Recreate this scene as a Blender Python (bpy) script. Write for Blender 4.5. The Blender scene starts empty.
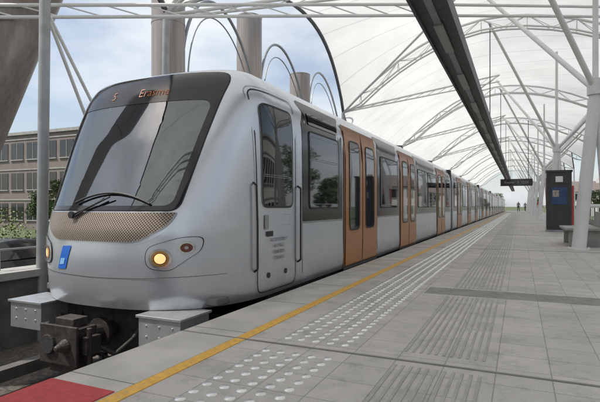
import bpy, bmesh, math, random
import numpy as np
from mathutils import Vector, Matrix
random.seed(7)
scene=bpy.context.scene
R=math.radians
# ------------------------------------------------------------ materials
def mat(name,col,rough=0.5,metal=0.0,var=0.1,scale=6.0,bump=0.0,bscale=60.0,spec=0.5,coat=0.0,emit=None,estr=1.0):
    m=bpy.data.materials.new(name); m.use_nodes=True
    nt=m.node_tree; N=nt.nodes; L=nt.links
    b=N['Principled BSDF']
    b.inputs['Roughness'].default_value=rough; b.inputs['Metallic'].default_value=metal
    b.inputs['Specular IOR Level'].default_value=spec
    b.inputs['Coat Weight'].default_value=coat
    tc=N.new('ShaderNodeTexCoord'); no=N.new('ShaderNodeTexNoise')
    no.inputs['Scale'].default_value=scale; no.inputs['Detail'].default_value=6
    L.new(tc.outputs['Object'],no.inputs['Vector'])
    mr=N.new('ShaderNodeMapRange'); mr.inputs[3].default_value=1-var; mr.inputs[4].default_value=1+var
    mr.inputs[1].default_value=.3; mr.inputs[2].default_value=.7
    L.new(no.outputs['Fac'],mr.inputs[0])
    mx=N.new('ShaderNodeVectorMath'); mx.operation='SCALE'
    mx.inputs[0].default_value=col[:3]
    L.new(mr.outputs[0],mx.inputs['Scale']); L.new(mx.outputs[0],b.inputs['Base Color'])
    if bump>0:
        n2=N.new('ShaderNodeTexNoise'); n2.inputs['Scale'].default_value=bscale; n2.inputs['Detail'].default_value=4
        L.new(tc.outputs['Object'],n2.inputs['Vector'])
        bp=N.new('ShaderNodeBump'); bp.inputs['Strength'].default_value=bump; bp.inputs['Distance'].default_value=.01
        L.new(n2.outputs['Fac'],bp.inputs['Height']); L.new(bp.outputs[0],b.inputs['Normal'])
    if emit:
        b.inputs['Emission Color'].default_value=(*emit,1); b.inputs['Emission Strength'].default_value=estr
    return m
M={}
def bodypaint():
    m=mat('silver_paint',(.60,.635,.69),.30,.68,.04,2.5,coat=.25)
    nt=m.node_tree;N=nt.nodes;L=nt.links;b=N['Principled BSDF']
    tc=N.new('ShaderNodeTexCoord'); sp=N.new('ShaderNodeSeparateXYZ'); L.new(tc.outputs['Object'],sp.inputs[0])
    n=N.new('ShaderNodeTexNoise'); n.inputs['Scale'].default_value=3; n.inputs['Detail'].default_value=9; n.inputs['Roughness'].default_value=.65
    L.new(tc.outputs['Object'],n.inputs['Vector'])
    a=N.new('ShaderNodeMapRange'); a.inputs[1].default_value=.5; a.inputs[2].default_value=-.05; a.inputs[3].default_value=0; a.inputs[4].default_value=.85; L.new(sp.outputs['Z'],a.inputs[0])
    mu=N.new('ShaderNodeMath'); mu.operation='MULTIPLY'; L.new(a.outputs[0],mu.inputs[0]); L.new(n.outputs['Fac'],mu.inputs[1])
    mx=N.new('ShaderNodeMix'); mx.data_type='RGBA'; mx.inputs[7].default_value=(.20,.18,.16,1)
    src=b.inputs['Base Color'].links[0].from_socket
    L.new(mu.outputs[0],mx.inputs[0]); L.new(src,mx.inputs[6]); L.new(mx.outputs[2],b.inputs['Base Color'])
    r=N.new('ShaderNodeMapRange'); r.inputs[3].default_value=.22; r.inputs[4].default_value=.38; L.new(n.outputs['Fac'],r.inputs[0]); L.new(r.outputs[0],b.inputs['Roughness'])
    return m
M['silver']=bodypaint()
M['silver2']=mat('bare_aluminium',(.55,.56,.57),.35,.8,.1,8,bump=.1)
M['black']=mat('black_gloss',(.012,.013,.015),.08,0,.1,spec=.6)
M['blackm']=mat('black_rubber',(.02,.02,.02),.6,0,.2)
M['band']=mat('window_band',(.014,.014,.017),.15,0,.1,spec=.5)
M['win']=mat('tinted_glass',(.014,.016,.018),.03,0,.2,spec=.75)
M['winf']=mat('window_frame',(.05,.05,.05),.4)
M['orange']=mat('copper_door_paint',(.38,.155,.045),.36,.15,.06,3,coat=.15)
M['orange2']=mat('copper_door_dark',(.26,.105,.035),.4,.15,.06,3)
M['under']=mat('grimy_underframe',(.03,.028,.026),.75,.2,.4,12,bump=.4)
M['rust']=mat('coupler_steel',(.06,.052,.047),.5,.6,.4,15,bump=.3)
M['white']=mat('white_steel',(.70,.71,.70),.45,0,.06,3)
M['galv']=mat('galvanised_steel',(.30,.31,.32),.45,.5,.12,5)
M['edge']=mat('edge_trim_grey',(.12,.13,.14),.5,.2,.1)
def cladding():
    m=mat('weathered_metal_cladding',(.30,.26,.235),.38,.5,.12,1.5)
    nt=m.node_tree;N=nt.nodes;L=nt.links;b=N['Principled BSDF']
    tc=N.new('ShaderNodeTexCoord'); mp=N.new('ShaderNodeMapping'); mp.inputs['Scale'].default_value=(9,9,.25)
    n=N.new('ShaderNodeTexNoise'); n.inputs['Scale'].default_value=1.6; n.inputs['Detail'].default_value=7
    L.new(tc.outputs['Object'],mp.inputs[0]); L.new(mp.outputs[0],n.inputs['Vector'])
    cr=N.new('ShaderNodeValToRGB'); cr.color_ramp.elements[0].position=.25; cr.color_ramp.elements[0].color=(.25,.215,.195,1); cr.color_ramp.elements[1].position=.75; cr.color_ramp.elements[1].color=(.36,.325,.30,1)
    L.new(n.outputs['Fac'],cr.inputs[0]); L.new(cr.outputs[0],b.inputs['Base Color']); return m
M['cyl']=cladding()
M['conc']=mat('concrete',(.32,.315,.30),.85,0,.18,3,bump=.3)
M['concd']=mat('stained_concrete',(.10,.095,.09),.9,0,.35,3,bump=.4)
def yellow():
    m=mat('yellow_paint',(.68,.38,.06),.6,0,.14,20,bump=.1)
    nt=m.node_tree;N=nt.nodes;L=nt.links;b=N['Principled BSDF']
    tc=N.new('ShaderNodeTexCoord'); n=N.new('ShaderNodeTexNoise'); n.inputs['Scale'].default_value=28; n.inputs['Detail'].default_value=8; n.inputs['Roughness'].default_value=.75
    L.new(tc.outputs['Object'],n.inputs['Vector'])
    a=N.new('ShaderNodeMapRange'); a.inputs[1].default_value=.56; a.inputs[2].default_value=.68; L.new(n.outputs['Fac'],a.inputs[0])
    mx=N.new('ShaderNodeMix'); mx.data_type='RGBA'; mx.inputs[7].default_value=(.34,.30,.24,1)
    src=b.inputs['Base Color'].links[0].from_socket
    L.new(a.outputs[0],mx.inputs[0]); L.new(src,mx.inputs[6]); L.new(mx.outputs[2],b.inputs['Base Color']); return m
M['yellow']=yellow()
M['red']=mat('red_rubber_floor',(.44,.05,.05),.75,0,.16,30,bump=.3,bscale=200)
M['stud']=mat('steel_stud',(.72,.72,.70),.28,.75,.15,9)
M['rib']=mat('rib_paving',(.33,.32,.30),.75,0,.15,6)
M['ribd']=mat('drain_grating_strip',(.27,.265,.25),.8,0,.2,6)
M['ballast']=mat('ballast',(.085,.075,.065),.95,0,.6,22,bump=1.0,bscale=35)
M['rail']=mat('rail_steel',(.18,.13,.10),.45,.7,.2,10)
M['dark']=mat('dark_beam',(.045,.045,.048),.5,.1,.15)
M['beam']=mat('beam_grey',(.085,.085,.085),.5,.1,.15)
M['grass']=mat('grass_ground',(.07,.09,.035),.95,0,.4,.6,bump=.5,bscale=8)
M['asph']=mat('asphalt',(.055,.055,.057),.9,0,.2,4,bump=.3)
M['leaf']=mat('leaf',(.06,.10,.025),.6,0,.5,1.2)
M['leafy']=mat('hedge_leaf',(.12,.16,.035),.6,0,.5,2)
M['bark']=mat('bark',(.09,.065,.045),.9,0,.3,8,bump=.5)
M['bldg']=mat('brown_cladding',(.20,.165,.15),.8,0,.12,1)
M['brick']=mat('brick_wall',(.30,.22,.18),.85,0,.2,6)
M['roof']=mat('roof_tile',(.15,.12,.11),.8,0,.2,6)
M['plaster']=mat('plaster_wall',(.6,.58,.54),.85,0,.1,2)
M['blue']=mat('blue_panel',(.02,.12,.50),.3,0,.05)
M['wht']=mat('white_panel',(.75,.75,.75),.4,0,.05)
M['lampg']=mat('lamp_diffuser',(.33,.33,.33),.4,0,.05)
M['car']=mat('car_paint_dark',(.025,.03,.04),.2,.4,.1,coat=.8)
M['tyre']=mat('tyre',(.02,.02,.02),.8)
M['skin']=mat('skin',(.5,.3,.22),.6)
M['hair']=mat('hair',(.04,.025,.02),.7)
M['jred']=mat('red_cloth',(.5,.04,.04),.8); M['jblue']=mat('navy_cloth',(.04,.06,.14),.8); M['jgrey']=mat('grey_cloth',(.2,.2,.2),.8)
M['pants']=mat('dark_trousers',(.03,.03,.045),.85)
M['led']=mat('orange_led',(.1,.03,.0),.5,emit=(1,.24,.03),estr=.30)
M['lampw']=mat('warm_headlamp',(.5,.4,.25),.2,emit=(1,.55,.20),estr=1.1)
M['lampa']=mat('amber_reflector',(.55,.30,.10),.2,.5)
M['lampr']=mat('tail_lamp',(.12,.025,.02),.12,coat=1)
M['lens']=mat('lamp_chrome',(.7,.7,.7),.15,.9)
M['textd']=mat('dark_text',(.05,.05,.06),.6)
M['seat']=mat('seat_fabric',(.05,.06,.09),.9)
M['dash']=mat('dashboard',(.12,.12,.12),.6)
M['cabwall']=mat('cab_wall',(.60,.61,.61),.6)
def grille():
    m=mat('perforated_grille',(.36,.31,.25),.4,.4,.05)
    nt=m.node_tree;N=nt.nodes;L=nt.links;b=N['Principled BSDF']
    tc=N.new('ShaderNodeTexCoord'); mp=N.new('ShaderNodeMapping')
    mp.inputs['Rotation'].default_value=(0,R(45),0); mp.inputs['Scale'].default_value=(1,0,1)
    vo=N.new('ShaderNodeTexVoronoi'); vo.inputs['Scale'].default_value=48; vo.inputs['Randomness'].default_value=0
    L.new(tc.outputs['Object'],mp.inputs[0]); L.new(mp.outputs[0],vo.inputs['Vector'])
    gt=N.new('ShaderNodeMath'); gt.operation='GREATER_THAN'; gt.inputs[1].default_value=.36
    L.new(vo.outputs['Distance'],gt.inputs[0])
    mx=N.new('ShaderNodeMix'); mx.data_type='RGBA'
    mx.inputs[6].default_value=(.035,.028,.024,1); mx.inputs[7].default_value=(.30,.24,.19,1)
    L.new(gt.outputs[0],mx.inputs[0]); L.new(mx.outputs[2],b.inputs['Base Color'])
    return m
M['grille']=grille()
def windshield():
    m=bpy.data.materials.new('windscreen_glass'); m.use_nodes=True
    nt=m.node_tree;N=nt.nodes;L=nt.links; N.remove(N['Principled BSDF'])
    o=N['Material Output']
    t=N.new('ShaderNodeBsdfTransparent'); t.inputs[0].default_value=(.72,.76,.77,1)
    g=N.new('ShaderNodeBsdfGlossy'); g.inputs['Roughness'].default_value=.015; g.inputs[0].default_value=(.9,.96,1,1)
    f=N.new('ShaderNodeFresnel'); f.inputs[0].default_value=2.45
    mx=N.new('ShaderNodeMixShader'); L.new(f.outputs[0],mx.inputs[0]); L.new(t.outputs[0],mx.inputs[1]); L.new(g.outputs[0],mx.inputs[2])
    L.new(mx.outputs[0],o.inputs[0]); return m
M['wind']=windshield()
def membrane():
    m=bpy.data.materials.new('tensile_fabric'); m.use_nodes=True
    nt=m.node_tree;N=nt.nodes;L=nt.links; N.remove(N['Principled BSDF']); o=N['Material Output']
    tc=N.new('ShaderNodeTexCoord'); sp=N.new('ShaderNodeSeparateXYZ'); L.new(tc.outputs['Object'],sp.inputs[0])
    a=N.new('ShaderNodeMath'); a.operation='MULTIPLY'; a.inputs[1].default_value=1/1.5625; L.new(sp.outputs['Y'],a.inputs[0])
    ns=N.new('ShaderNodeTexNoise'); ns.inputs['Scale'].default_value=.4; ns.inputs['Detail'].default_value=9; ns.inputs['Roughness'].default_value=.6; L.new(tc.outputs['Object'],ns.inputs['Vector'])
    fr=N.new('ShaderNodeMath'); fr.operation='FRACT'; L.new(a.outputs[0],fr.inputs[0])
    lt=N.new('ShaderNodeMath'); lt.operation='LESS_THAN'; lt.inputs[1].default_value=.04; L.new(fr.outputs[0],lt.inputs[0])
    mr=N.new('ShaderNodeMapRange'); mr.inputs[1].default_value=.3; mr.inputs[2].default_value=.7; mr.inputs[3].default_value=.69; mr.inputs[4].default_value=.83  # noise in the fabric colour paints in soft shading of the folds
    L.new(ns.outputs['Fac'],mr.inputs[0])
    sb=N.new('ShaderNodeMath'); sb.operation='MULTIPLY_ADD'; sb.inputs[1].default_value=-.14; L.new(lt.outputs[0],sb.inputs[0]); L.new(mr.outputs[0],sb.inputs[2])
    cc=N.new('ShaderNodeCombineColor'); L.new(sb.outputs[0],cc.inputs[0]); L.new(sb.outputs[0],cc.inputs[1])
    m2=N.new('ShaderNodeMath'); m2.operation='MULTIPLY'; m2.inputs[1].default_value=.975; L.new(sb.outputs[0],m2.inputs[0]); L.new(m2.outputs[0],cc.inputs[2])
    d=N.new('ShaderNodeBsdfDiffuse'); t=N.new('ShaderNodeBsdfTranslucent'); L.new(cc.outputs[0],d.inputs[0]); L.new(cc.outputs[0],t.inputs[0])
    mx=N.new('ShaderNodeMixShader'); mx.inputs[0].default_value=.50
    L.new(d.outputs[0],mx.inputs[1]); L.new(t.outputs[0],mx.inputs[2]); L.new(mx.outputs[0],o.inputs[0]); return m
M['fabric']=membrane()
def paving(name='platform_paving'):
    m=mat(name,(.3,.3,.3),.7,0,.1)
    nt=m.node_tree;N=nt.nodes;L=nt.links;b=N['Principled BSDF']
    tc=N.new('ShaderNodeTexCoord')
    mp=N.new('ShaderNodeMapping'); mp.inputs['Location'].default_value=(.13,.1,0); L.new(tc.outputs['Object'],mp.inputs[0])
    br=N.new('ShaderNodeTexBrick'); br.offset=0; br.inputs['Scale'].default_value=1; br.inputs['Brick Width'].default_value=.3
    br.inputs['Row Height'].default_value=.3; br.inputs['Mortar Size'].default_value=.004; br.inputs['Mortar Smooth'].default_value=.3
    br.inputs['Color1'].default_value=(.50,.47,.425,1); br.inputs['Color2'].default_value=(.43,.405,.37,1); br.inputs['Mortar'].default_value=(.28,.265,.245,1)
    L.new(mp.outputs[0],br.inputs['Vector'])
    n1=N.new('ShaderNodeTexNoise'); n1.inputs['Scale'].default_value=.9; n1.inputs['Detail'].default_value=10; n1.inputs['Roughness'].default_value=.65
    n2=N.new('ShaderNodeTexNoise'); n2.inputs['Scale'].default_value=140; n2.inputs['Detail'].default_value=3
    n3=N.new('ShaderNodeTexNoise'); n3.inputs['Scale'].default_value=5; n3.inputs['Detail'].default_value=8; n3.inputs['Roughness'].default_value=.7
    for n in(n1,n2,n3): L.new(tc.outputs['Object'],n.inputs['Vector'])
    def rg(n,lo,hi,a=.3,c=.7):
        r1=N.new('ShaderNodeMapRange'); r1.inputs[1].default_value=a; r1.inputs[2].default_value=c; r1.inputs[3].default_value=lo; r1.inputs[4].default_value=hi; L.new(n.outputs['Fac'],r1.inputs[0]); return r1
    def mul(x,y):
        mm=N.new('ShaderNodeMath'); mm.operation='MULTIPLY'; L.new(x.outputs[0],mm.inputs[0]); L.new(y.outputs[0],mm.inputs[1]); return mm
    mm=mul(mul(rg(n1,.80,1.10),rg(n2,.84,1.14)),rg(n3,.74,1.03,.30,.50))
    s=N.new('ShaderNodeVectorMath'); s.operation='SCALE'; L.new(br.outputs['Color'],s.inputs[0]); L.new(mm.outputs[0],s.inputs['Scale'])
    L.new(s.outputs[0],b.inputs['Base Color'])
    bp=N.new('ShaderNodeBump'); bp.inputs['Strength'].default_value=.35; bp.inputs['Distance'].default_value=.004; bp.invert=True
    L.new(br.outputs['Fac'],bp.inputs['Height']); L.new(bp.outputs[0],b.inputs['Normal'])
    return m
M['pave']=paving()
# ------------------------------------------------------------ helpers
def empty(name):
    e=bpy.data.objects.new(name,None); scene.collection.objects.link(e); return e
class MB:
    def __init__(s): s.v=[];s.f=[];s.m=[]
    def add(s,vs,fs,mi=0):
        o=len(s.v); s.v+= [tuple(v) for v in vs]; s.f+=[tuple(i+o for i in f) for f in fs]; s.m+=[mi]*len(fs)
    def box(s,x0,x1,y0,y1,z0,z1,mi=0):
        vs=[(x0,y0,z0),(x1,y0,z0),(x1,y1,z0),(x0,y1,z0),(x0,y0,z1),(x1,y0,z1),(x1,y1,z1),(x0,y1,z1)]
        s.add(vs,[(0,3,2,1),(4,5,6,7),(0,1,5,4),(1,2,6,5),(2,3,7,6),(3,0,4,7)],mi)
    def tube(s,a,b,r,r2=None,n=8,mi=0,cap=True):
        a=Vector(a);b=Vector(b); r2=r if r2 is None else r2
        d=(b-a).normalized(); u=d.orthogonal().normalized(); w=d.cross(u)
        vs=[];
        for p,rr in((a,r),(b,r2)):
            for i in range(n):
                t=2*math.pi*i/n; vs.append(p+u*(math.cos(t)*rr)+w*(math.sin(t)*rr))
        fs=[(i,(i+1)%n,n+(i+1)%n,n+i) for i in range(n)]
        if cap: fs+= [tuple(range(n))[::-1],tuple(range(n,2*n))]
        s.add(vs,fs,mi)
    def path(s,pts,r,n=8,mi=0):
        for a,b in zip(pts[:-1],pts[1:]): s.tube(a,b,r,n=n,mi=mi)
    def obj(s,name,mats,parent=None,smooth=False,bevel=0,angle=40):
        me=bpy.data.meshes.new(name); me.from_pydata(s.v,[],s.f)
        for m in mats: me.materials.append(M[m] if isinstance(m,str) else m)
        me.polygons.foreach_set('material_index',s.m)
        me.update()
        if smooth:
            me.polygons.foreach_set('use_smooth',[True]*len(me.polygons))
            try: me.set_sharp_from_angle(angle=R(angle))
            except Exception: pass
        o=bpy.data.objects.new(name,me); scene.collection.objects.link(o)
        if parent: o.parent=parent
        if bevel:
            b=o.modifiers.new('b','BEVEL'); b.width=bevel; b.segments=2; b.limit_method='ANGLE'
        return o
def rpoly(pts,r,seg=6,sub=12):
    out=[];n=len(pts)
    P=[Vector(p) for p in pts]
    cs=[]
    for i in range(n):
        p=P[i];a=(P[i-1]-p).normalized();b=(P[(i+1)%n]-p).normalized()
        rr=r[i] if isinstance(r,(list,tuple)) else r
        cs.append([ (p+a*rr)*(1-t)**2+p*2*t*(1-t)+(p+b*rr)*t*t for t in [k/seg for k in range(seg+1)]])
    for i in range(n):
        out+=cs[i]
        e0=cs[i][-1];e1=cs[(i+1)%n][0]
        out+=[e0.lerp(e1,k/sub) for k in range(1,sub)]
    return out
# ------------------------------------------------------------ train shape
Xc=-3.87; Yb=4.9; NE=2.6
def Wz(z):
    if z<1.2: return 1.33-.03*max(0,(.15-z)/.15)**2
    t=min(1,(z-1.2)/1.42); return 1.33*max(0,1-t**5)**.2
_z=np.linspace(-.6,3.2,761)
_y=np.interp(_z,[-.6,0,.1,.5,.75,.96,1.7,2.3,2.45,2.54,2.6,2.62],[3.52,3.50,3.47,3.45,3.46,3.53,3.86,4.16,4.26,4.42,4.66,4.9])
_k=np.exp(-.5*(np.arange(-30,31)*.005/.035)**2);_k/=_k.sum()
_ys=np.convolve(_y,_k,mode='same')
def yf(z): return float(np.interp(z,_z[40:-40],_ys[40:-40]))
def fpos(x,z):
    W=max(Wz(z),1e-4); L=Yb-yf(z); t=min(abs(x)/W,1.0)
    return Vector((Xc+x,Yb-L*max(0,1-t**NE)**(1/NE),z))
def spos(sgn):
    def f(y,z):
        W=Wz(z)
        if y>=Yb: x=W
        else:
            t=min(1,(Yb-y)/(Yb-yf(z))); x=W*max(0,1-t**NE)**(1/NE)
        return Vector((Xc+sgn*x,y,z))
    return f
def mapoff(f,a,b,off,ref):
    e=.004; p=f(a,b)
    n=(f(a+e,b)-f(a-e,b)).cross(f(a,b+e)-f(a,b-e))
    if n.length<1e-12: n=Vector(ref)
    n.normalize()
    if n.dot(Vector(ref))<0: n=-n
    return p+n*off
FR=(0,-1,.2)
def patch(mb,outline,f,off,ref,nr=10,mi=0,c=None):
    c=c or sum(outline,Vector((0,0)))/len(outline); n=len(outline)
    vs=[mapoff(f,c.x,c.y,off,ref)]
    for k in range(1,nr+1):
        for p in outline:
            q=c.lerp(p,k/nr); vs.append(mapoff(f,q.x,q.y,off,ref))
    fs=[(0,1+i,1+(i+1)%n) for i in range(n)]
    for k in range(nr-1):
        for i in range(n):
            a=1+k*n;b=a+n; fs.append((a+i,b+i,b+(i+1)%n,a+(i+1)%n))
    mb.add(vs,fs,mi)
def ring(mb,out,inn,f,off,ref,nr=6,mi=0):
    n=len(out); vs=[]
    for k in range(nr+1):
        for a,b in zip(out,inn):
            q=a.lerp(b,k/nr); vs.append(mapoff(f,q.x,q.y,off,ref))
    fs=[(k*n+i,k*n+(i+1)%n,(k+1)*n+(i+1)%n,(k+1)*n+i) for k in range(nr) for i in range(n)]
    mb.add(vs,fs,mi)
def pip(p,poly):
    x,y=p;c=False;n=len(poly)
    for i in range(n):
        a=poly[i];b=poly[i-1]
        if (a.y>y)!=(b.y>y) and x<(b.x-a.x)*(y-a.y)/(b.y-a.y)+a.x: c=not c
    return c
def circ(cx,cy,r,n=28,ry=None): return [Vector((cx+r*math.cos(2*math.pi*i/n),cy+(ry or r)*math.sin(2*math.pi*i/n))) for i in range(n)]
train=empty('metro_train')
maskO=rpoly([(-.87,.955),(.87,.955),(1.03,2.47),(-1.03,2.47)],[.10,.10,.2,.2])
maskI=rpoly([(-.81,1.0),(.81,1.0),(.93,2.12),(-.93,2.12)],[.09,.09,.12,.12])
hole=[a.lerp(b,.7) for a,b in zip(maskO,maskI)]
b=MB()
zs=list(np.linspace(0,2.2,64))+[1.2+1.42*(1-(w/1.33)**5)**.2 for w in np.linspace(1.272,0.0,26)]
na=140
rows=[]
for z in zs:
    W=max(Wz(z),1e-4);L=Yb-yf(z)
    row=[]
    for i in range(na+1):
        a=math.pi*i/na; c_=math.cos(a);s_=math.sin(a)
        x=W*math.copysign(abs(c_)**(2/NE),c_); y=Yb-L*abs(s_)**(2/NE)
        row.append((x,y,z))
    rows.append(row)
vs=[(Xc+p[0],p[1],p[2]) for r in rows for p in r]; fs=[]
for j in range(len(zs)-1):
    for i in range(na):
        q=[rows[j][i],rows[j][i+1],rows[j+1][i+1],rows[j+1][i]]
        cx=sum(p[0] for p in q)/4;cz=sum(p[2] for p in q)/4
        if .9<cz<2.3 and pip((cx,cz),hole) and abs(cx)<.97: continue
        o=j*(na+1)+i; fs.append((o,o+1,o+na+2,o+na+1))
b.add(vs,fs,0)
b.obj('nose_shell',['silver'],train,True,angle=60)
b=MB(); ring(b,maskO,maskI,fpos,.008,FR,10)
b.obj('windscreen_mask',['black'],train,True)
b=MB(); patch(b,[p for p in maskI],fpos,.004,FR,16); b.obj('windscreen',['wind'],train,True)
b=MB(); so=[ (p-Vector((0,1.7)))*1.012+Vector((0,1.7)) for p in maskO]; ring(b,so,maskO,fpos,.004,FR,2); b.obj('mask_seal',['blackm'],train,True)
go=rpoly([(-.54,.655),(.54,.655),(.80,.80),(.86,.935),(-.86,.935),(-.80,.80)],[.1,.1,.08,.03,.03,.08])
b=MB(); patch(b,go,fpos,.006,FR,10); b.obj('grille',['grille'],train,True)
b=MB(); g2=[(p-Vector((0,.8)))*1.02+Vector((0,.8)) for p in go]; ring(b,g2,go,fpos,.009,FR,2); b.obj('grille_rim',['galv'],train,True)
def fdisc(b,cx,cz,r,off,mi,ry=None): patch(b,circ(cx,cz,r,28,ry),fpos,off,FR,4,mi)
for s in(1,-1):
    b=MB()
    pod=rpoly([(s*.64,.41),(s*.84,.38),(s*1.06,.57),(s*1.07,.70),(s*.93,.70),(s*.64,.60)][::s],[.08,.06,.06,.05,.07,.08],sub=5)
    patch(b,pod,fpos,.012,FR,8,0); pod2=[(p-Vector((s*.86,.55)))*1.04+Vector((s*.86,.55)) for p in pod]
    ring(b,pod2,pod,fpos,.006,FR,2,1)
    ring(b,circ(s*.765,.50,.094),circ(s*.765,.50,.074),fpos,.030,FR,2,2)
    fdisc(b,s*.765,.50,.076,.016,5); fdisc(b,s*.765,.50,.048,.020,3); ring(b,circ(s*.765,.50,.054),circ(s*.765,.50,.048),fpos,.026,FR,1,1)
    fdisc(b,s*.960,.60,.045,.020,4); ring(b,circ(s*.960,.60,.062),circ(s*.960,.60,.043),fpos,.024,FR,2,2)
    fdisc(b,s*.960,.60,.015,.024,6)
    b.obj('headlamp_pod',['silver','blackm','lens','lampw','lampr','lampa','lampg'],train,True)
b=MB(); patch(b,rpoly([(-.50,.35),(-.36,.36),(-.26,.60),(-.40,.59)],.012,sub=4),fpos,.006,FR,4)
patch(b,rpoly([(-.46,.40),(-.385,.405),(-.355,.47),(-.43,.465)],.01,sub=3),fpos,.009,FR,3,1)
b.obj('operator_emblem',['blue',mat('light_blue',(.2,.45,.7),.4)],train,True)
b=MB()
for s in(1,-1):
    pts=[mapoff(fpos,s*t,.30+.02*t,.002,FR) for t in np.linspace(0,1.2,30)]; b.path(pts,.0025,5)
b.obj('panel_seam',['winf'],train)
def text_mesh(name,body,size,f,ref,pos,off,m,parent,flip=1,bold=0):
    c=bpy.data.curves.new(name,'FONT'); c.body=body; c.size=size; c.align_x='CENTER'; c.resolution_u=2; c.offset=bold
    o=bpy.data.objects.new(name+'_t',c); scene.collection.objects.link(o)
    dg=bpy.context.evaluated_depsgraph_get(); dg.update()
    me=bpy.data.meshes.new_from_object(o.evaluated_get(dg))
    bpy.data.objects.remove(o)
    for v in me.vertices: v.co=mapoff(f,pos[0]+flip*v.co.x,pos[1]+v.co.y,off,ref)
    me.materials.clear(); me.materials.append(M[m])
    ob=bpy.data.objects.new(name,me); scene.collection.objects.link(ob)
    if parent: ob.parent=parent
    return ob
text_mesh('destination_display','Erasme',.14,fpos,FR,(.22,2.20),.014,'led',train,bold=-.002)
text_mesh('route_display','5',.14,fpos,FR,(-.36,2.20),.014,'led',train,bold=-.002)
text_mesh('unit_label','612',.06,fpos,FR,(-.92,.2),.006,'textd',train)
b=MB()
piv=mapoff(fpos,-.28,.90,.03,FR)
b.tube(piv,piv+Vector((0,-.03,0)),.035,n=14)
tip=mapoff(fpos,.18,1.07,.05,FR)
b.tube(piv,tip,.013,.008)
b.tube(mapoff(fpos,-.28,.87,.03,FR),mapoff(fpos,.10,1.06,.04,FR),.008)
b.path([mapoff(fpos,t,1.02+.10*(1-((t-.15)/.45)**2),.028,FR) for t in np.linspace(-.3,.62,16)],.011,6)
b.obj('wiper',['blackm'],train)
b=MB()
b.box(Xc-1.15,Xc+1.15,5.35,5.4,.1,2.4,0); b.box(Xc-1.2,Xc+1.2,3.9,5.35,.02,.1,1)
b.box(Xc-.85,Xc+.85,3.86,4.25,.3,.88,1); b.box(Xc-.3,Xc+.3,4.2,4.4,.85,.92,1)
b.box(Xc-.32,Xc-.05,4.1,4.2,.92,1.15,2);b.box(Xc+.15,Xc+.5,4.12,4.2,.92,1.12,2)
b.box(Xc-.25,Xc+.25,4.65,5.1,.45,.58,2); b.box(Xc-.24,Xc+.24,5.05,5.17,.55,1.35,2); b.box(Xc-.13,Xc+.13,5.06,5.15,1.4,1.62,2)
b.box(Xc+.35,Xc+1.0,5.30,5.345,.2,2.05,3); b.box(Xc+.45,Xc+.9,5.27,5.3,1.1,1.9,2)
b.obj('cab_interior',['cabwall','dash','seat','wht'],train,bevel=.02)
prof=[(1.30,0.0),(1.323,.08),(1.33,.18)]+[(1.33,z) for z in(.5,.9,1.2)]+[(Wz(z),z) for z in(1.5,1.8,2.0,2.1,2.2)]+[(w,1.2+1.42*(1-(w/1.33)**5)**.2) for w in np.linspace(1.272,0.0,22)]
full=[(Xc+x,z) for x,z in prof]+[(Xc-x,z) for x,z in prof[::-1][1:]]
def car(y0,y1):
    n=len(full); b=MB()
    vs=[(x,y,z) for y in(y0,y1) for x,z in full]
    b.add(vs,[(i,i+1,n+i+1,n+i) for i in range(n-1)],0)
    b.add([(x,y1,z) for x,z in full],[tuple(range(n))],0)
    if y0>6: b.add([(x,y0,z) for x,z in full],[tuple(range(n))[::-1]],0)
    b.obj('car_body',['silver'],train,True,angle=35)
cars=[(4.9,20.2,[7.2,11.1,16.6])]
y=20.8
for k in range(5):
    cars.append((y,y+14.6,[y+1.6,y+6.3,y+11.0])); y+=15.2
RS={1:(1,0,0.0),-1:(-1,0,0)}
DW=1.92
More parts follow.
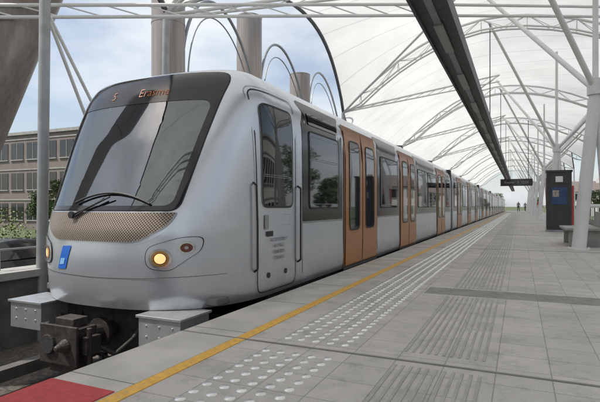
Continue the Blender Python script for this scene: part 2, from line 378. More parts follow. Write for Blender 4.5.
for s in(1,-1):
    f=spos(s); ref=RS[s]
    B=MB()
    def rect(y0,y1,z0,z1,off,mi,r=.05,nr=4,seg=4,sub=5):
        patch(B,rpoly([(y0,z0),(y1,z0),(y1,z1),(y0,z1)],r,seg,sub),f,off,ref,nr,mi)
    def rline(y0,y1,z0,z1,w,off,mi,r=.05):
        o=rpoly([(y0-w,z0-w),(y1+w,z0-w),(y1+w,z1+w),(y0-w,z1+w)],r+w,4,5);i=rpoly([(y0,z0),(y1,z0),(y1,z1),(y0,z1)],r,4,5)
        ring(B,o,i,f,off,ref,1,mi)
    for ci,(a,e,doors) in enumerate(cars):
        st=5.62 if ci==0 else a+.25
        segs=[];p=st
        for d in doors: segs.append((p,d-.06)); p=d+DW+.06
        segs.append((p,e-.2))
        for (p0,p1) in segs:
            rect(p0,p1,.80,2.37,.006,0,.01,6)
            Ln=p1-p0
            if Ln>1.9:
                nw=2 if Ln>2.6 else 1
                w=(Ln-.3)/nw
                for q in range(nw):
                    w0=p0+.15+q*w+.06; w1=w0+w-.12
                    rect(w0,w1,.98,2.0,.014,1,.07,4); rline(w0,w1,.98,2.0,.02,.017,4,.07)
                    rline(w0+.05,w1-.05,1.72,1.735,.004,.018,6,.005)
            elif Ln>.7:
                w0,w1=p0+.22,p1-.2
                rect(w0,w1,.98,1.98,.014,1,.07,4); rline(w0,w1,.98,1.98,.022,.017,4,.07)
                rline(w0+.05,w1-.05,1.62,1.64,.006,.019,6,.005)
                rline(w0+.04,w1-.04,1.03,1.93,.006,.016,6,.04)
                if ci==0 and p0<6: rect(w0,w1,2.08,2.24,.014,1,.03)
        for d in doors:
            rect(d,d+DW,.03,2.30,.012,3,.02,6)
            for l in range(2):
                l0=d+.05+l*(DW-.1)/2; l1=l0+(DW-.1)/2-.012
                rect(l0+.006,l1,.05,2.22,.022,2,.02,6)
                m=(l0+l1)/2
                rect(m-.26,m+.26,.62,2.05,.030,1,.11,6); rline(m-.26,m+.26,.62,2.05,.022,.034,4,.11)
            rect(d+DW/2-.012,d+DW/2+.008,.05,2.22,.027,4,.002,4)
            rect(d,d+DW,-.01,.028,.03,6,.004,2)
        for sg in segs:
            rect(sg[0],sg[1],.775,.795,.005,6,.002,1)
            rect(sg[0]-.004,sg[0]+.004,.02,.79,.003,4,.001,1)
    c0,c1=4.50,5.40
    rline(c0,c1,.06,2.28,.012,.004,4,.10)
    rline(c0-.035,c1+.035,.03,2.32,.005,.006,6,.12)
    rect(c0+.10,c1-.10,1.0,2.12,.010,1,.09,10); rline(c0+.10,c1-.10,1.0,2.12,.022,.013,4,.09)
    rline(c0+.13,c1-.13,1.33,1.345,.005,.015,6,.004)
    rect(c0+.16,c0+.30,.66,.72,.012,4,.01); rect(c0+.12,c0+.2,.74,.9,.012,6,.02)
    rline(c0+.55,c0+.75,.78,.9,.003,.006,6,.02)
    rect(c0+.18,c0+.24,.2,.26,.008,4,.02); rect(c0+.6,c0+.66,.2,.26,.008,4,.02)
    B.obj('side_panels',['band','win','orange','orange2','blackm','silver','galv'],train,True,angle=60)
    B=MB()
    for yy in(c0-.06,c1+.07):
        B.path([mapoff(f,yy,z,.0 if z in(.3,1.25) else .045,ref) for z in(.3,.33,.8,1.22,1.25)],.012,8)
    B.obj('cab_grab_rail',['blackm'],train,True)
    for i,t in enumerate(['ACCES INTERDIT','AU PUBLIC','VERBODEN','TOEGANG']):
        text_mesh('door_notice',t,.055,f,ref,(4.95,.60-i*.07),.014,'textd',train,flip=s)
for a,e,_ in cars: car(a,e)
b=MB()
for (a,e,_),(a2,_,_) in zip(cars[:-1],cars[1:]):
    n=8
    for i in range(n):
        ya=e+(a2-e)*i/n; yb_=e+(a2-e)*(i+1)/n; s_=.03 if i%2 else .09
        b.box(Xc-1.3+s_,Xc+1.3-s_,ya,yb_,-.05,2.5-s_)
b.obj('gangway_bellows',['blackm'],train)
b=MB()
for a,e,_ in cars:
    b.box(Xc-.7,Xc+.7,a+3,a+6.5,2.6,2.70); b.box(Xc-.7,Xc+.7,e-5,e-2.5,2.6,2.70)
b.obj('roof_equipment',['galv'],train,bevel=.03)
b=MB()
for a,e,_ in cars:
    b.box(Xc-1.22,Xc+1.22,max(a,4.6),e,-.12,-.0)
    b.box(Xc-1.1,Xc+1.1,a+4.6,e-4.6,-.75,-.12)
    for yc in(a+1.9 if a>6 else 6.3,e-2.6):
        b.box(Xc-1.0,Xc+1.0,yc-1.3,yc+1.3,-.6,-.35)
        for dy in(-.95,.95):
            for s in(1,-1): b.tube((Xc+s*.66,yc+dy,-.58),(Xc+s*.80,yc+dy,-.58),.40,n=24)
pl=[]
for i in range(41):
    a=math.pi*i/40;c_=math.cos(a);s_=math.sin(a)
    pl.append((Xc+1.29*math.copysign(abs(c_)**(2/NE),c_),Yb-1.38*abs(s_)**(2/NE),.004))
b.add(pl,[tuple(range(41))[::-1]])
b.obj('underframe',['under'],train)
b=MB()
for s in(1,-1):
    b.box(Xc+s*.90-.24,Xc+s*.90+.24,3.42,3.85,-.30,-.03,0)
    b.box(Xc+s*.90-.26,Xc+s*.90+.26,3.40,3.87,-.03,-.005,0)
    for k in range(3): 
        for j in range(2): b.tube((Xc+s*.90-.15+.15*k,3.43,-.1-.1*j),(Xc+s*.90-.15+.15*k,3.412,-.1-.1*j),.010,n=10,mi=0)
b.obj('front_step_box',['silver2','under'],train,bevel=.012)
b=MB()
b.box(Xc-.95,Xc+.95,3.75,3.95,-.55,-.02,1)
b.tube((Xc,4.1,-.28),(Xc,3.35,-.28),.09,n=16); b.tube((Xc,3.62,-.28),(Xc,3.56,-.28),.15,n=20)
b.box(Xc-.20,Xc+.20,3.12,3.36,-.43,-.13); b.box(Xc-.24,Xc+.24,3.09,3.12,-.46,-.10)
b.tube((Xc+.10,3.09,-.28),(Xc+.10,2.98,-.28),.07,.02,n=16); b.tube((Xc-.11,3.092,-.28),(Xc-.11,3.06,-.28),.09,n=18,mi=1)
b.box(Xc-.17,Xc+.17,3.14,3.34,-.55,-.43); b.box(Xc-.30,Xc-.24,3.15,3.32,-.36,-.20); b.box(Xc+.24,Xc+.30,3.15,3.32,-.36,-.20)
b.tube((Xc-.28,3.2,-.12),(Xc-.28,3.2,-.5),.025);b.tube((Xc+.28,3.2,-.12),(Xc+.28,3.2,-.5),.025)
b.box(Xc-.12,Xc+.12,3.16,3.33,-.13,-.05)
for s in(1,-1):
    b.path([(Xc+s*.45,3.8,-.1),(Xc+s*.42,3.6,-.3),(Xc+s*.34,3.45,-.42),(Xc+s*.2,3.38,-.35)],.022,8,1)
    b.path([(Xc+s*.6,3.8,-.1),(Xc+s*.58,3.62,-.42),(Xc+s*.40,3.5,-.52),(Xc+s*.15,3.4,-.42)],.018,8,1)
    b.tube((Xc+s*.62,3.62,-.15),(Xc+s*.62,3.62,-.62),.03); b.tube((Xc+s*.62,3.5,-.62),(Xc+s*.62,3.9,-.62),.05)
b.obj('coupler',['rust','under'],train,bevel=.008)
# ------------------------------------------------------------ ground, tracks, platform
b=MB(); b.box(-1500,1500,-1500,1500,-2.2,-1.32); b.obj('ground',['grass'])
b=MB(); b.box(-7.0,-2.46,-40,140,-1.3,-1.16); b.box(3.4,8.0,-40,140,-1.3,-1.16); b.obj('track_bed',['ballast'])
b=MB()
for cx in(Xc,5.0):
    for s in(1,-1):
        x=cx+s*.72
        b.box(x-.065,x+.065,-40,140,-1.11,-1.095,0); b.box(x-.012,x+.012,-40,140,-1.095,-1.03,0); b.box(x-.035,x+.035,-40,140,-1.03,-.98,0)
    yy=-10
    while yy<110: b.box(cx-1.25,cx+1.25,yy,yy+.24,-1.17,-1.11,1); yy+=.65
b.obj('railway_track',['rail','concd'])
b=MB(); b.box(Xc-1.6,Xc-1.45,-40,140,-1.0,-.86); yy=-10
while yy<60: b.box(Xc-1.56,Xc-1.49,yy,yy+.1,-1.16,-1.0); yy+=3
b.obj('conductor_rail',['concd'])
b=MB(); b.box(-2.46,3.4,-14,112,-.14,0,0); b.box(-2.36,3.3,-14,112,-1.3,-.14,1); b.obj('platform',['pave','concd'],bevel=.012)
b=MB(); b.box(-2.455,-1.96,-14,112,.0,.004); b.obj('platform_edge_coping',[mat('coping_concrete',(.46,.435,.395),.8,0,.18,2.5,bump=.2,bscale=150)])
b=MB(); b.box(-1.955,-1.865,-14,112,.0,.005); b.obj('yellow_safety_line',['yellow'])
b=MB(); b.box(-2.45,-1.97,-3,1.92,.004,.010); b.obj('red_floor_panel',['red'])
b=MB(); yy=2.05
while yy<80: b.box(-2.45,-1.96,yy,yy+.008,.004,.0055); yy+=1.2
b.box(-2.45,3.38,3.09,3.11,.0,.0065)
for yy in np.arange(5.9+6,90,6.2): b.box(-1.86,3.38,yy,yy+.03,0,.004)
b.obj('platform_joint',[mat('joint_dark',(.22,.21,.20),.9)])
b=MB()
def dome(cx,cy,r,h,n):
    vs=[(cx,cy,h)];fs=[]
    for k,(rr,hh) in enumerate(((.55*r,h),(.85*r,h*.65),(r,0.0))):
        for i in range(n):
            t=2*math.pi*i/n; vs.append((cx+rr*math.cos(t),cy+rr*math.sin(t),hh))
    fs+=[(0,1+i,1+(i+1)%n) for i in range(n)]
    for k in range(2): fs+=[(1+k*n+i,1+(k+1)*n+i,1+(k+1)*n+(i+1)%n,1+k*n+(i+1)%n) for i in range(n)]
    b.add(vs,fs)
yy=1.2
while yy<75:
    if not (3.02<yy<3.2):
        for c in range(5):
            dome(-1.60+c*.115+random.uniform(-.003,.003),yy+random.uniform(-.003,.003),.030,.009,18 if yy<6 else 8)
    yy+=.115
b.obj('tactile_studs',['stud'],smooth=True)
b=MB(); 
for (y0,y1) in((.9,3.0),(3.3,5.5),(6.15,11.8),(12.1,18.1),(18.3,60)):
    for i in range(11): b.box(-.72+i*.05,-.72+i*.05+.018,y0,y1,0,.004)
b.obj('guidance_ribs',['rib'])
b=MB()
for i in range(7): b.box(-1.0,3.3,5.62+i*.065,5.62+i*.065+.026,0,.0045)
b.obj('cross_ribs',['ribd'])
b=MB(); b.box(1.0,1.7,7.6,8.0,0,.004); b.box(.3,.6,14,14.4,0,.004); b.obj('access_cover',['galv'])
b=MB(); b.box(-7.45,-7.0,-40,140,-1.3,-.12,0); b.box(-7.5,-6.95,-40,140,-.12,.0,1); b.obj('retaining_wall',['concd','conc'],bevel=.01)
b=MB(); b.box(-24,-8,-60,160,-1.32,-1.30); b.obj('street',['asph'])
b=MB(); b.box(-8.0,-7.45,-60,160,-1.32,-1.18); b.obj('kerb',['conc'])
b=MB()
for yy in np.arange(-6,60,1.8): b.tube((-7.3,yy,0),(-7.3,yy,.32),.018)
b.tube((-7.3,-8,.32),(-7.3,60,.32),.016)
b.obj('guard_rail',['galv'])
# ------------------------------------------------------------ canopy
canopy=empty('tensile_canopy')
P=12.5; T0=9.0
XL,XA,XR=-7.6,-1.0,6.4
def mz(X,Y):
    s=((Y-T0)/P)%1.0; w=math.sin(math.pi*s)
    amp=2.1 if Y<T0+P else .55
    low=5.6 if Y<T0+P-.01 else 5.25
    if abs(Y-T0-P)<.5: low=5.45
    zl=low+amp*w; za=8.9-.7*w; zr=5.9+1.9*w
    if X<XA: t=(XA-X)/(XA-XL); return za+(zl-za)*abs(t)**1.9
    t=(X-XA)/(XR-XA); return za+(zr-za)*t**1.9
def xl(Y,w): return XL+.7*w if Y<T0+P else XL-.9*w
b=MB()
ys=np.linspace(T0-2*P,T0+8*P,10*24+1); nx=40
vs=[]
for Y in ys:
    s=((Y-T0)/P)%1.0;w=math.sin(math.pi*s)
    for i in range(nx+1):
        a=xl(Y,w); c=XR-.7*w; X=a+(c-a)*i/nx; vs.append((X,Y,mz(X,Y)))
b.add(vs,[(j*(nx+1)+i,(j+1)*(nx+1)+i,(j+1)*(nx+1)+i+1,j*(nx+1)+i+1) for j in range(len(ys)-1) for i in range(nx)])
b.obj('membrane',['fabric'],canopy,True,angle=50)
b=MB()
for side in(0,nx):
    pts=[vs[j*(nx+1)+side] for j in range(len(ys))]; b.path(pts,.07,6)
b.obj('edge_cable',['edge'],canopy)
b=MB()
for k in range(-2,9):
    Y=T0+k*P; n=16
    X=np.linspace(XL,XR,n+1)
    top=[Vector((x,Y,mz(x,Y+.0001)-.06)) for x in X]
    lo=[[Vector((x,Y+dy,mz(x,Y+.0001)-.55)) for x in X] for dy in(-.18,.18)]
    for dy_i in(0,1): lo[dy_i][0]=top[0].copy(); lo[dy_i][-1]=top[-1].copy()
    b.path(top,.055,8)
    for l in lo: b.path(l,.04,8)
    if k<5:
        for i in range(n):
            for l in lo:
                b.tube(l[i],top[i+1] if i%2==0 else top[i],.016,n=5)
                b.tube(top[i] if i%2 else top[i+1],l[i+1],.016,n=5)
b.obj('arch_truss',['white'],canopy)
for k in range(-1,8):
    Y=12.6+k*12.5; b=MB()
    top=Vector((1.55,Y,3.6))
    b.tube((1.22,Y,.0),top,.15,.12,n=16); b.tube((1.85,Y+.1,0),top+Vector((.05,.1,0)),.11,.10,n=16)
    b.tube((1.22,Y,0),(1.22,Y,.04),.24,n=16); b.tube((1.85,Y+.1,0),(1.85,Y+.1,.04),.2,n=16)
    for q in range(6):
        t=q*math.pi/3; b.tube((1.22+.2*math.cos(t),Y+.2*math.sin(t),.04),(1.22+.2*math.cos(t),Y+.2*math.sin(t),.07),.018,n=6)
    b.tube((1.31,Y,1.0),(1.77,Y+.1,1.0),.04)
    b.tube(top-Vector((0,0,.1)),top+Vector((0,0,.25)),.17,n=16)
    for (dx,dy) in((-2.75,4.6),(-2.75,-3.4),(3.2,4.6),(3.2,-3.4),(0,0)):
        X_,Y_=top.x+dx,Y+dy; e=Vector((X_,Y_,mz(X_,Y_)-.1))
        b.tube(top,e,.065,.055,n=10)
    b.obj('branching_column',['white'],canopy,True)
b=MB()
for k in range(-2,8):
    Y=T0+k*P
    b.tube((-7.7,Y,-1.3),(-7.6,Y,5.4),.10,.08,n=12)
b.tube((-7.02,5.3,-1.3),(-6.95,5.35,6.9),.085,n=14)
b.obj('side_column',['galv'],canopy,True)
b=MB()
b.tube((-7.0,5.3,4.3),(-7.6,6.8,2.5),.03);b.tube((-7.0,5.3,4.3),(-7.6,7.2,2.5),.03)
for (p,q) in(((-9,5.4,4.62),(-2.0,11,5.55)),((-9,5.4,4.4),(-2.0,11,5.3)),((-2.0,11,5.55),(2.6,15,6.2)),((-2,11,5.3),(2.6,15,5.95))):
    b.tube(p,q,.035)
p0,p1=Vector((-9,5.4,4.62)),Vector((-2,11,5.55)); q0,q1=Vector((-9,5.4,4.4)),Vector((-2,11,5.3))
for i in range(12): b.tube(p0.lerp(p1,i/12),q0.lerp(q1,(i+1)/12),.015,n=5)
for k in range(0,4):
    Y=T0+k*P
    A=Vector((XL,Y,5.5)); C=Vector((-1,Y+P/2,mz(-1,Y+P/2)-.2)); D=Vector((0,.0,-.35))
    b.tube(A,C,.045); b.tube(A+D*.2,C+D,.035)
    for i in range(14): b.tube(A.lerp(C,i/14)+ (D*.2).lerp(D,i/14) ,A.lerp(C,(i+1)/14),.014,n=5)
    b.tube((XL,Y+P,5.4),(-1,Y+P/2,mz(-1,Y+P/2)-.2),.04)
b.obj('bracing_tubes',['white'],canopy,True)
b=MB()
for k in range(-2,8):
    b.tube((XR+.1,T0+k*P,-1.3),(XR,T0+k*P,5.9),.10,.08,n=12)
b.obj('outer_column',['white'],canopy,True)
tops={-1:8.5,1:8.6,2:7.9,3:6.9,4:4.6}
for i in range(-1,5):
    Y=6.3+4.45*i
    e=MB()
    if i==0: a,c,r0,r1=(-11.5,5.4,-1.3),(-8.2,6.5,6.6),.60,.64
    else: a,c,r0,r1=(-9.0,Y,-1.3),(-9.0,Y,tops[i]),.46,.46
    A=Vector(a);C=Vector(c); ns=4
    for q in range(ns):
        e.tube(A.lerp(C,q/ns),A.lerp(C,(q+1)/ns-.002),r0+(r1-r0)*q/ns,r0+(r1-r0)*(q+1)/ns,n=56)
        e.tube(A.lerp(C,(q+1)/ns-.004),A.lerp(C,(q+1)/ns),r0+.008+(r1-r0)*(q+1)/ns,r0+.008+(r1-r0)*(q+1)/ns,n=56)
    e.obj('ventilation_cylinder',['cyl'],None,True)
b=MB()
for i in(1,2,3):
    Y=6.3+4.45*i
    pts=[(-8.5-.4*math.sin(t),Y-2.2*math.cos(t)+2.2,3.6+3.9*math.sin(t)) for t in np.linspace(0,math.pi,33)]
    b.path(pts,.05,8)
    pts=[(-8.5-.4*math.sin(t),Y-1.9*math.cos(t)+2.2,3.6+3.4*math.sin(t)) for t in np.linspace(0,math.pi,33)]
    b.path(pts,.022,6)
b.tube((-8.5,9.6,3.6),(-8.5,26,3.6),.05)
b.obj('side_arch_frame',['galv'])
b=MB()
b.box(-1.36,-.90,-8,100,3.80,3.86,0); b.box(-1.38,-1.34,-8,100,3.74,3.98,0); b.box(-.92,-.88,-8,100,3.74,3.98,0)
b.box(-1.18,-1.08,-8,100,3.76,3.80,1)
for yy in np.arange(1.5,98,3.0):
    b.box(-1.20,-1.06,yy,yy+1.4,3.735,3.765,2)
for k in range(-1,7):
    Y=T0+k*P
    b.tube((-1.13,Y,3.85),(-1.13,Y,mz(-1.13,Y)-.3),.02,n=6)
b.obj('service_beam',['beam','galv','lampg'])
sg=empty('hanging_platform_sign')
b=MB(); b.box(-1.15,.75,34,34.16,2.30,2.75,0); b.box(-1.1,.7,33.985,34,2.34,2.71,1); b.tube((-.9,34.08,2.75),(-.9,34.08,3.8),.02,mi=0); b.tube((.5,34.08,2.75),(.5,34.08,6.5),.02,mi=0)
b.obj('housing',['dark','black'],sg)
def flat(x,z): return Vector((x,33.98,z))
text_mesh('lettering','Erasme   5  12:04',.2,flat,(0,-1,0),(-.2,2.46),.004,'lampg',sg)
kk=empty('information_kiosk')
b=MB(); x0,y0=.95,20.9
b.box(x0,x0+.85,y0,y0+.5,.08,2.30,0); b.box(x0-.03,x0+.88,y0-.03,y0+.53,0,.08,1); b.box(x0-.03,x0+.88,y0-.03,y0+.53,2.30,2.38,0)
b.box(x0+.08,x0+.77,y0-.015,y0,1.85,2.22,0); b.box(x0+.3,x0+.55,y0-.02,y0-.015,1.92,2.14,3)
b.box(x0+.16,x0+.69,y0-.015,y0,1.05,1.72,2); b.box(x0+.2,x0+.42,y0-.02,y0-.015,1.35,1.6,4)
b.box(x0+.1,x0+.75,y0-.015,y0,.2,.85,0)
b.box(x0-.015,x0,y0+.08,y0+.42,.9,2.1,5)
b.obj('cabinet',['dark','galv',mat('navy_poster',(.03,.06,.15),.4,0,.3,5),'wht',mat('poster_print',(.35,.32,.28),.5,0,.7,9),mat('dark_red_panel',(.22,.03,.03),.5)],kk,bevel=.006)
b=MB(); x0,y0=1.72,27.0
b.box(x0,x0+.7,y0,y0+.6,.05,2.0,0); b.box(x0+.1,x0+.6,y0-.01,y0,.9,1.7,1); b.box(x0+.15,x0+.55,y0-.012,y0,.3,.5,2)
b.obj('ticket_machine',[mat('red_cabinet',(.45,.05,.05),.4),'black','galv'],bevel=.02)
bn=empty('platform_bench'); b=MB()
b.box(1.0,1.9,13.4,15.2,.40,.46,0)
for yy in(13.6,15.0): b.box(1.1,1.8,yy-.05,yy+.05,0,.40,1)
b.box(1.84,1.9,13.4,15.2,.46,.85,0)
b.obj('seat_and_back',['conc','conc'],bn,bevel=.01)
b=MB()
for yy in np.arange(-10,110,2.2): b.tube((8.2,yy,-1.3),(8.2,yy,.8),.03)
for z in np.arange(-1.1,.8,.2): b.tube((8.2,-10,z),(8.2,110,z),.012,n=5)
b.obj('mesh_fence',['galv'])
# ------------------------------------------------------------ buildings
def office(name,x0,x1,y0,y1,h,wall,st=3.1):
    e=empty(name); b=MB(); z0=-1.32
    b.box(x0,x1,y0,y1,z0,z0+h,0)
    b.obj('walls',[wall],e)
    w=MB(); ns=int(h//st)
    for s in range(ns):
        za=z0+.9+s*st; zb=za+1.7
        for (lo,hi,fn) in((x0,x1,0),(y0,y1,1),(y0,y1,2),(x0,x1,3)):
            n=max(1,int((hi-lo)//2.4)); wd=(hi-lo)/n
            for i in range(n):
                a=lo+i*wd+.25; c=lo+(i+1)*wd-.25
                if fn==0: w.box(a,c,y0-.04,y0+.02,za,zb,0); w.box((a+c)/2-.03,(a+c)/2+.03,y0-.07,y0-.04,za,zb,1); w.box(a-.05,c+.05,y0-.12,y0+.0,za-.1,za-.002,1)
                if fn==1: w.box(x1-.02,x1+.04,a,c,za,zb,0); w.box(x1+.04,x1+.07,(a+c)/2-.03,(a+c)/2+.03,za,zb,1); w.box(x1,x1+.12,a-.05,c+.05,za-.1,za-.002,1)
                if fn==2: w.box(x0-.04,x0+.02,a,c,za,zb,0); w.box(x0-.12,x0,a-.05,c+.05,za-.1,za-.002,1)
                if fn==3: w.box(a,c,y1-.02,y1+.04,za,zb,0)
        w.box(x0-.06,x1+.06,y0-.06,y1+.06,za+2.0,za+2.12,1)
    w.box(x0-.2,x1+.2,y0-.2,y1+.2,z0+h,z0+h+.3,1)
    w.obj('windows',['win','conc'],e)
office('office_building',-75,-34,33,50,9.6,'bldg')
office('office_building',-30,-14,-46,-36,11,'plaster')  # unseen block behind the camera, added for reflections in the windscreen
office('office_building',2,22,-50,-40,8,'bldg')  # also out of view, put in for the glass to reflect
office('office_building',13,24,-10,35,7.5,'plaster')
def house(x,y,w,d,h,wall):
    e=empty('brick_house'); b=MB(); z=-1.32
    b.box(x,x+w,y,y+d,z,z+h,0)
    b.add([(x-.3,y-.3,z+h),(x+w+.3,y-.3,z+h),(x+w+.3,y+d+.3,z+h),(x-.3,y+d+.3,z+h),(x-.3,y+d/2,z+h+2.6),(x+w+.3,y+d/2,z+h+2.6)],[(0,1,5,4),(2,3,4,5),(0,4,3),(1,2,5),(0,3,2,1)],1)
    b.box(x+w*.7,x+w*.7+.6,y+d*.4,y+d*.4+.6,z+h+1,z+h+3.2,0)
    for s in range(2):
        for i in range(3):
            a=x+w*(.15+.28*i); 
            if s==0 and i==1: b.box(a,a+1.0,y-.04,y+.02,z,z+2.1,3); continue
            b.box(a,a+1.2,y-.04,y+.02,z+1+s*2.7,z+2.4+s*2.7,2); b.box(a-.06,a+1.26,y-.1,y,z+.9+s*2.7,z+.998+s*2.7,4)
    for s in range(2):
        for i in range(2):
            a=y+d*(.2+.4*i); b.box(x-.04,x+.02,a,a+1.2,z+1+s*2.7,z+2.4+s*2.7,2)
    b.obj('house_shell',[wall,'roof','win','dark','conc'],e)
house(10,128,9,8,5.6,'plaster'); house(21,131,9,8,5.6,'brick'); house(12,78,8,9,5.6,'plaster')
# ------------------------------------------------------------ trees / hedge
def leaves(b,c,r,n,size,mi=1):
    for _ in range(n):
        v=Vector((random.gauss(0,1),random.gauss(0,1),random.gauss(0,1))).normalized()*r*random.uniform(.5,1.0)
        p=Vector(c)+Vector((v.x,v.y,v.z*.8)); s=size*random.uniform(.6,1.3)
        u=Vector((random.gauss(0,1),random.gauss(0,1),random.gauss(0,1))).normalized(); w=u.orthogonal().normalized()
        b.add([p-u*s,p+w*s*.6,p+u*s,p-w*s*.6],[(0,1,2,3)],mi)
def treemesh(h):
    b=MB(); b.tube((0,0,0),(0.1,0,h*.45),.22,.13,n=10)
    for i in range(26):
        a=random.uniform(0,6.28); rr=random.uniform(.3,1)*h*.26; z=h*random.uniform(.4,.92); rr*= 1.25-z/h*.7
        c=Vector((rr*math.cos(a),rr*math.sin(a),z))
        b.tube((.1,0,h*random.uniform(.3,.5)),c,.06,.02,n=5); leaves(b,c,h*random.uniform(.09,.15),150,.16)
    o=b.obj('tree_src',['bark','leaf']); me=o.data; bpy.data.objects.remove(o); return me
tm=[treemesh(8),treemesh(9.5)]
for i,(x,y) in enumerate([(-12,125),(-5,134),(4,138),(14,115),(18,60),(16,45),(-20,110),(-28,70),(-10,-28),(-4,-34),(6,-30),(-22,-20),(12,-24),(-30,24),(-36,27)]):  # trees behind the camera are unseen, added for reflections
    o=bpy.data.objects.new('deciduous_tree',tm[i%2]); o.location=(x,y,-1.32); o.rotation_euler[2]=i*1.3; s=random.uniform(.8,1.1); o.scale=(s,s,s*random.uniform(.85,1.0)); 
    if i<4: o.scale=(.7,.7,.6)
    if i>12: o.scale=(.45,.45,.45)
    scene.collection.objects.link(o)
b=MB()
for yy in np.arange(2,30,.5):
    for _ in range(3): leaves(b,(-15.5+random.uniform(-.5,.5),yy,-1.3+random.uniform(.3,2.0)),.5,90,.045,0)
b.obj('hedge',['leafy'])
# ------------------------------------------------------------ parked car
pc=empty('parked_car'); b=MB()
prof_c=[(-2.1,.35),(-2.12,.62),(-2.0,.80),(-1.2,.92),(-.55,1.38),(.2,1.45),(1.1,1.40),(1.75,.98),(2.1,.92),(2.15,.55),(2.1,.32)]
def carx(i,zz): return .86 if zz<.95 else .86-.22*(zz-.9)/.55
n=len(prof_c); vs=[]
for s in(-1,-.96,.96,1):
    for (a,z) in prof_c:
        w=carx(0,z)*s; zz=z-(.04 if abs(s)==1 else 0); vs.append((w,a,zz))
fs=[]
for k in range(3):
    for i in range(n-1): fs.append((k*n+i,k*n+i+1,(k+1)*n+i+1,(k+1)*n+i))
    fs.append((k*n+n-1,k*n,(k+1)*n,(k+1)*n+n-1))
fs.append(tuple(range(n))); fs.append(tuple(range(3*n,4*n))[::-1]); b.add(vs,fs,0)
for s in(1,-1):
    win=[(s*.845,-1.0,.96),(s*.845,1.45,.98),(s*.70,1.0,1.34),(s*.68,-.42,1.34)]
    b.add([(p[0]+s*.02,p[1],p[2]) for p in win],[(0,1,2,3)],1)
    for yy in(-1.35,1.35):
        b.tube((s*.66,yy,.31),(s*.885,yy,.31),.31,n=24,mi=2); b.tube((s*.885,yy,.31),(s*.895,yy,.31),.19,n=16,mi=3)
b.add([(-.7,-1.17,.96),(.7,-1.17,.96),(.6,-.6,1.37),(-.6,-.6,1.37)],[(0,1,2,3)],1)
b.add([(-.7,1.72,1.03),(.7,1.72,1.03),(.6,1.16,1.40),(-.6,1.16,1.40)],[(0,1,2,3)],1)
for s in(1,-1): b.box(s*.62-.16,s*.62+.16,-2.14,-2.08,.62,.74,3)
o=b.obj('car_body_shell',['car','win','tyre','lens'],pc,bevel=.02)
pc.location=(-12.3,8.0,-1.30)
# ------------------------------------------------------------ people
def person(loc,rot,jacket,h=1.72,stride=.25):
    V=[(0,0,.95,.13),(0,0,1.15,.13),(0,0,1.38,.15),(0,0,1.48,.06),(0,0,1.60,.095),(0,.01,1.68,.085),
       (.09,0,.88,.09),(.10,stride*.45,.50,.065),(.10,stride*.6,.09,.045),(.10,stride*.6-.16,.04,.035),
       (-.09,0,.88,.09),(-.10,-stride*.3,.50,.065),(-.10,-stride*-.1+stride*-.9,.12,.045),(-.10,-stride*.8-.16,.05,.035),
       (.19,0,1.40,.06),(.25,-stride*.3,1.12,.045),(.25,-stride*.9,.90,.032),(.25,-stride*1.1,.82,.028),
       (-.19,0,1.40,.06),(-.25,stride*.3,1.12,.045),(-.25,-stride*.1+.1,.88,.032),(-.25,.12,.80,.028)]
    E=[(0,1),(1,2),(2,3),(3,4),(4,5),(0,6),(6,7),(7,8),(8,9),(0,10),(10,11),(11,12),(12,13),(2,14),(14,15),(15,16),(16,17),(2,18),(18,19),(19,20),(20,21)]
    me=bpy.data.meshes.new('p'); me.from_pydata([v[:3] for v in V],E,[]); o=bpy.data.objects.new('p',me); scene.collection.objects.link(o)
    m=o.modifiers.new('s','SKIN'); o.modifiers.new('ss','SUBSURF').levels=1
    for i,v in enumerate(V): me.skin_vertices[0].data[i].radius=(v[3],v[3]*(.75 if i in(0,1,2) else 1)); me.skin_vertices[0].data[i].use_root=(i==0)
    dg=bpy.context.evaluated_depsgraph_get(); dg.update(); ev=bpy.data.meshes.new_from_object(o.evaluated_get(dg)); bpy.data.objects.remove(o)
    ev.materials.clear()
    for k in('pants',jacket,'skin','hair','blackm'): ev.materials.append(M[k])
    for p in ev.polygons:
        z=p.center.z; x=abs(p.center.x); i=1
        if z<.93 and x<.2: i=0
        if z<.10: i=4
        if z>1.47: i=2
        if z>1.66 or (z>1.56 and p.center.y>.03): i=3
        if x>.2 and z<.92: i=2
        p.material_index=i; p.use_smooth=True
    q=bpy.data.objects.new('pedestrian',ev); q.location=loc; q.rotation_euler[2]=rot; q.scale=(h/1.75,)*3; scene.collection.objects.link(q)
person((1.75,52,0),.4,'jred'); person((-.2,88,0),2.9,'jgrey',1.78); person((.9,96,0),.2,'jgrey')
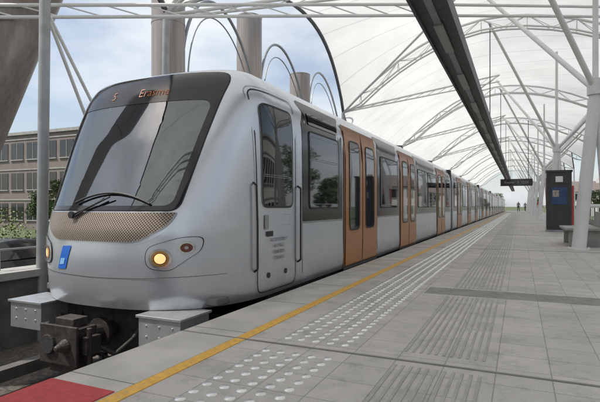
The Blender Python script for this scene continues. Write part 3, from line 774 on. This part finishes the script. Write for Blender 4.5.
# ------------------------------------------------------------ sky, sun, camera
SE=R(54); az=math.atan2(-.62,-.45)
w=bpy.data.worlds.new('World'); scene.world=w; w.use_nodes=True
nt=w.node_tree;N=nt.nodes;L=nt.links; bg=N['Background']; bg.inputs[1].default_value=.15
sk=N.new('ShaderNodeTexSky'); sk.sky_type='NISHITA'; sk.sun_disc=False; sk.sun_elevation=SE; sk.sun_rotation=az; sk.ozone_density=1.2; sk.dust_density=2.0
tc=N.new('ShaderNodeTexCoord'); mp=N.new('ShaderNodeMapping'); mp.inputs['Scale'].default_value=(1,1,2.6)
L.new(tc.outputs['Generated'],mp.inputs[0])
no=N.new('ShaderNodeTexNoise'); no.inputs['Scale'].default_value=2.4; no.inputs['Detail'].default_value=8; no.inputs['Roughness'].default_value=.52; L.new(mp.outputs[0],no.inputs['Vector'])
mr=N.new('ShaderNodeMapRange'); mr.inputs[1].default_value=.38; mr.inputs[2].default_value=.66; mr.inputs[3].default_value=.22; mr.inputs[4].default_value=1.0; mr.clamp=True; L.new(no.outputs['Fac'],mr.inputs[0])
mx=N.new('ShaderNodeMix'); mx.data_type='RGBA'; mx.inputs[7].default_value=(6.4,6.7,7.0,1)
L.new(mr.outputs[0],mx.inputs[0]); L.new(sk.outputs[0],mx.inputs[6]); L.new(mx.outputs[2],bg.inputs[0])
sl=bpy.data.lights.new('sun','SUN'); sl.energy=5.0; sl.angle=R(.53); sl.color=(1,.96,.90)
so=bpy.data.objects.new('sun',sl); scene.collection.objects.link(so)
sv=Vector((math.sin(az)*math.cos(SE),math.cos(az)*math.cos(SE),math.sin(SE)))
so.rotation_euler=sv.to_track_quat('Z','Y').to_euler()
cam=bpy.data.cameras.new('camera'); co=bpy.data.objects.new('camera',cam); scene.collection.objects.link(co)
co.location=(0,0,1.0); co.rotation_euler=(R(90),0,R(24.6)); cam.lens=28.8; cam.sensor_width=36; cam.shift_y=.0083; cam.clip_end=4000; cam.clip_start=.05
scene.camera=co
scene.view_settings.view_transform='Standard'; scene.view_settings.look='None'; scene.view_settings.exposure=0
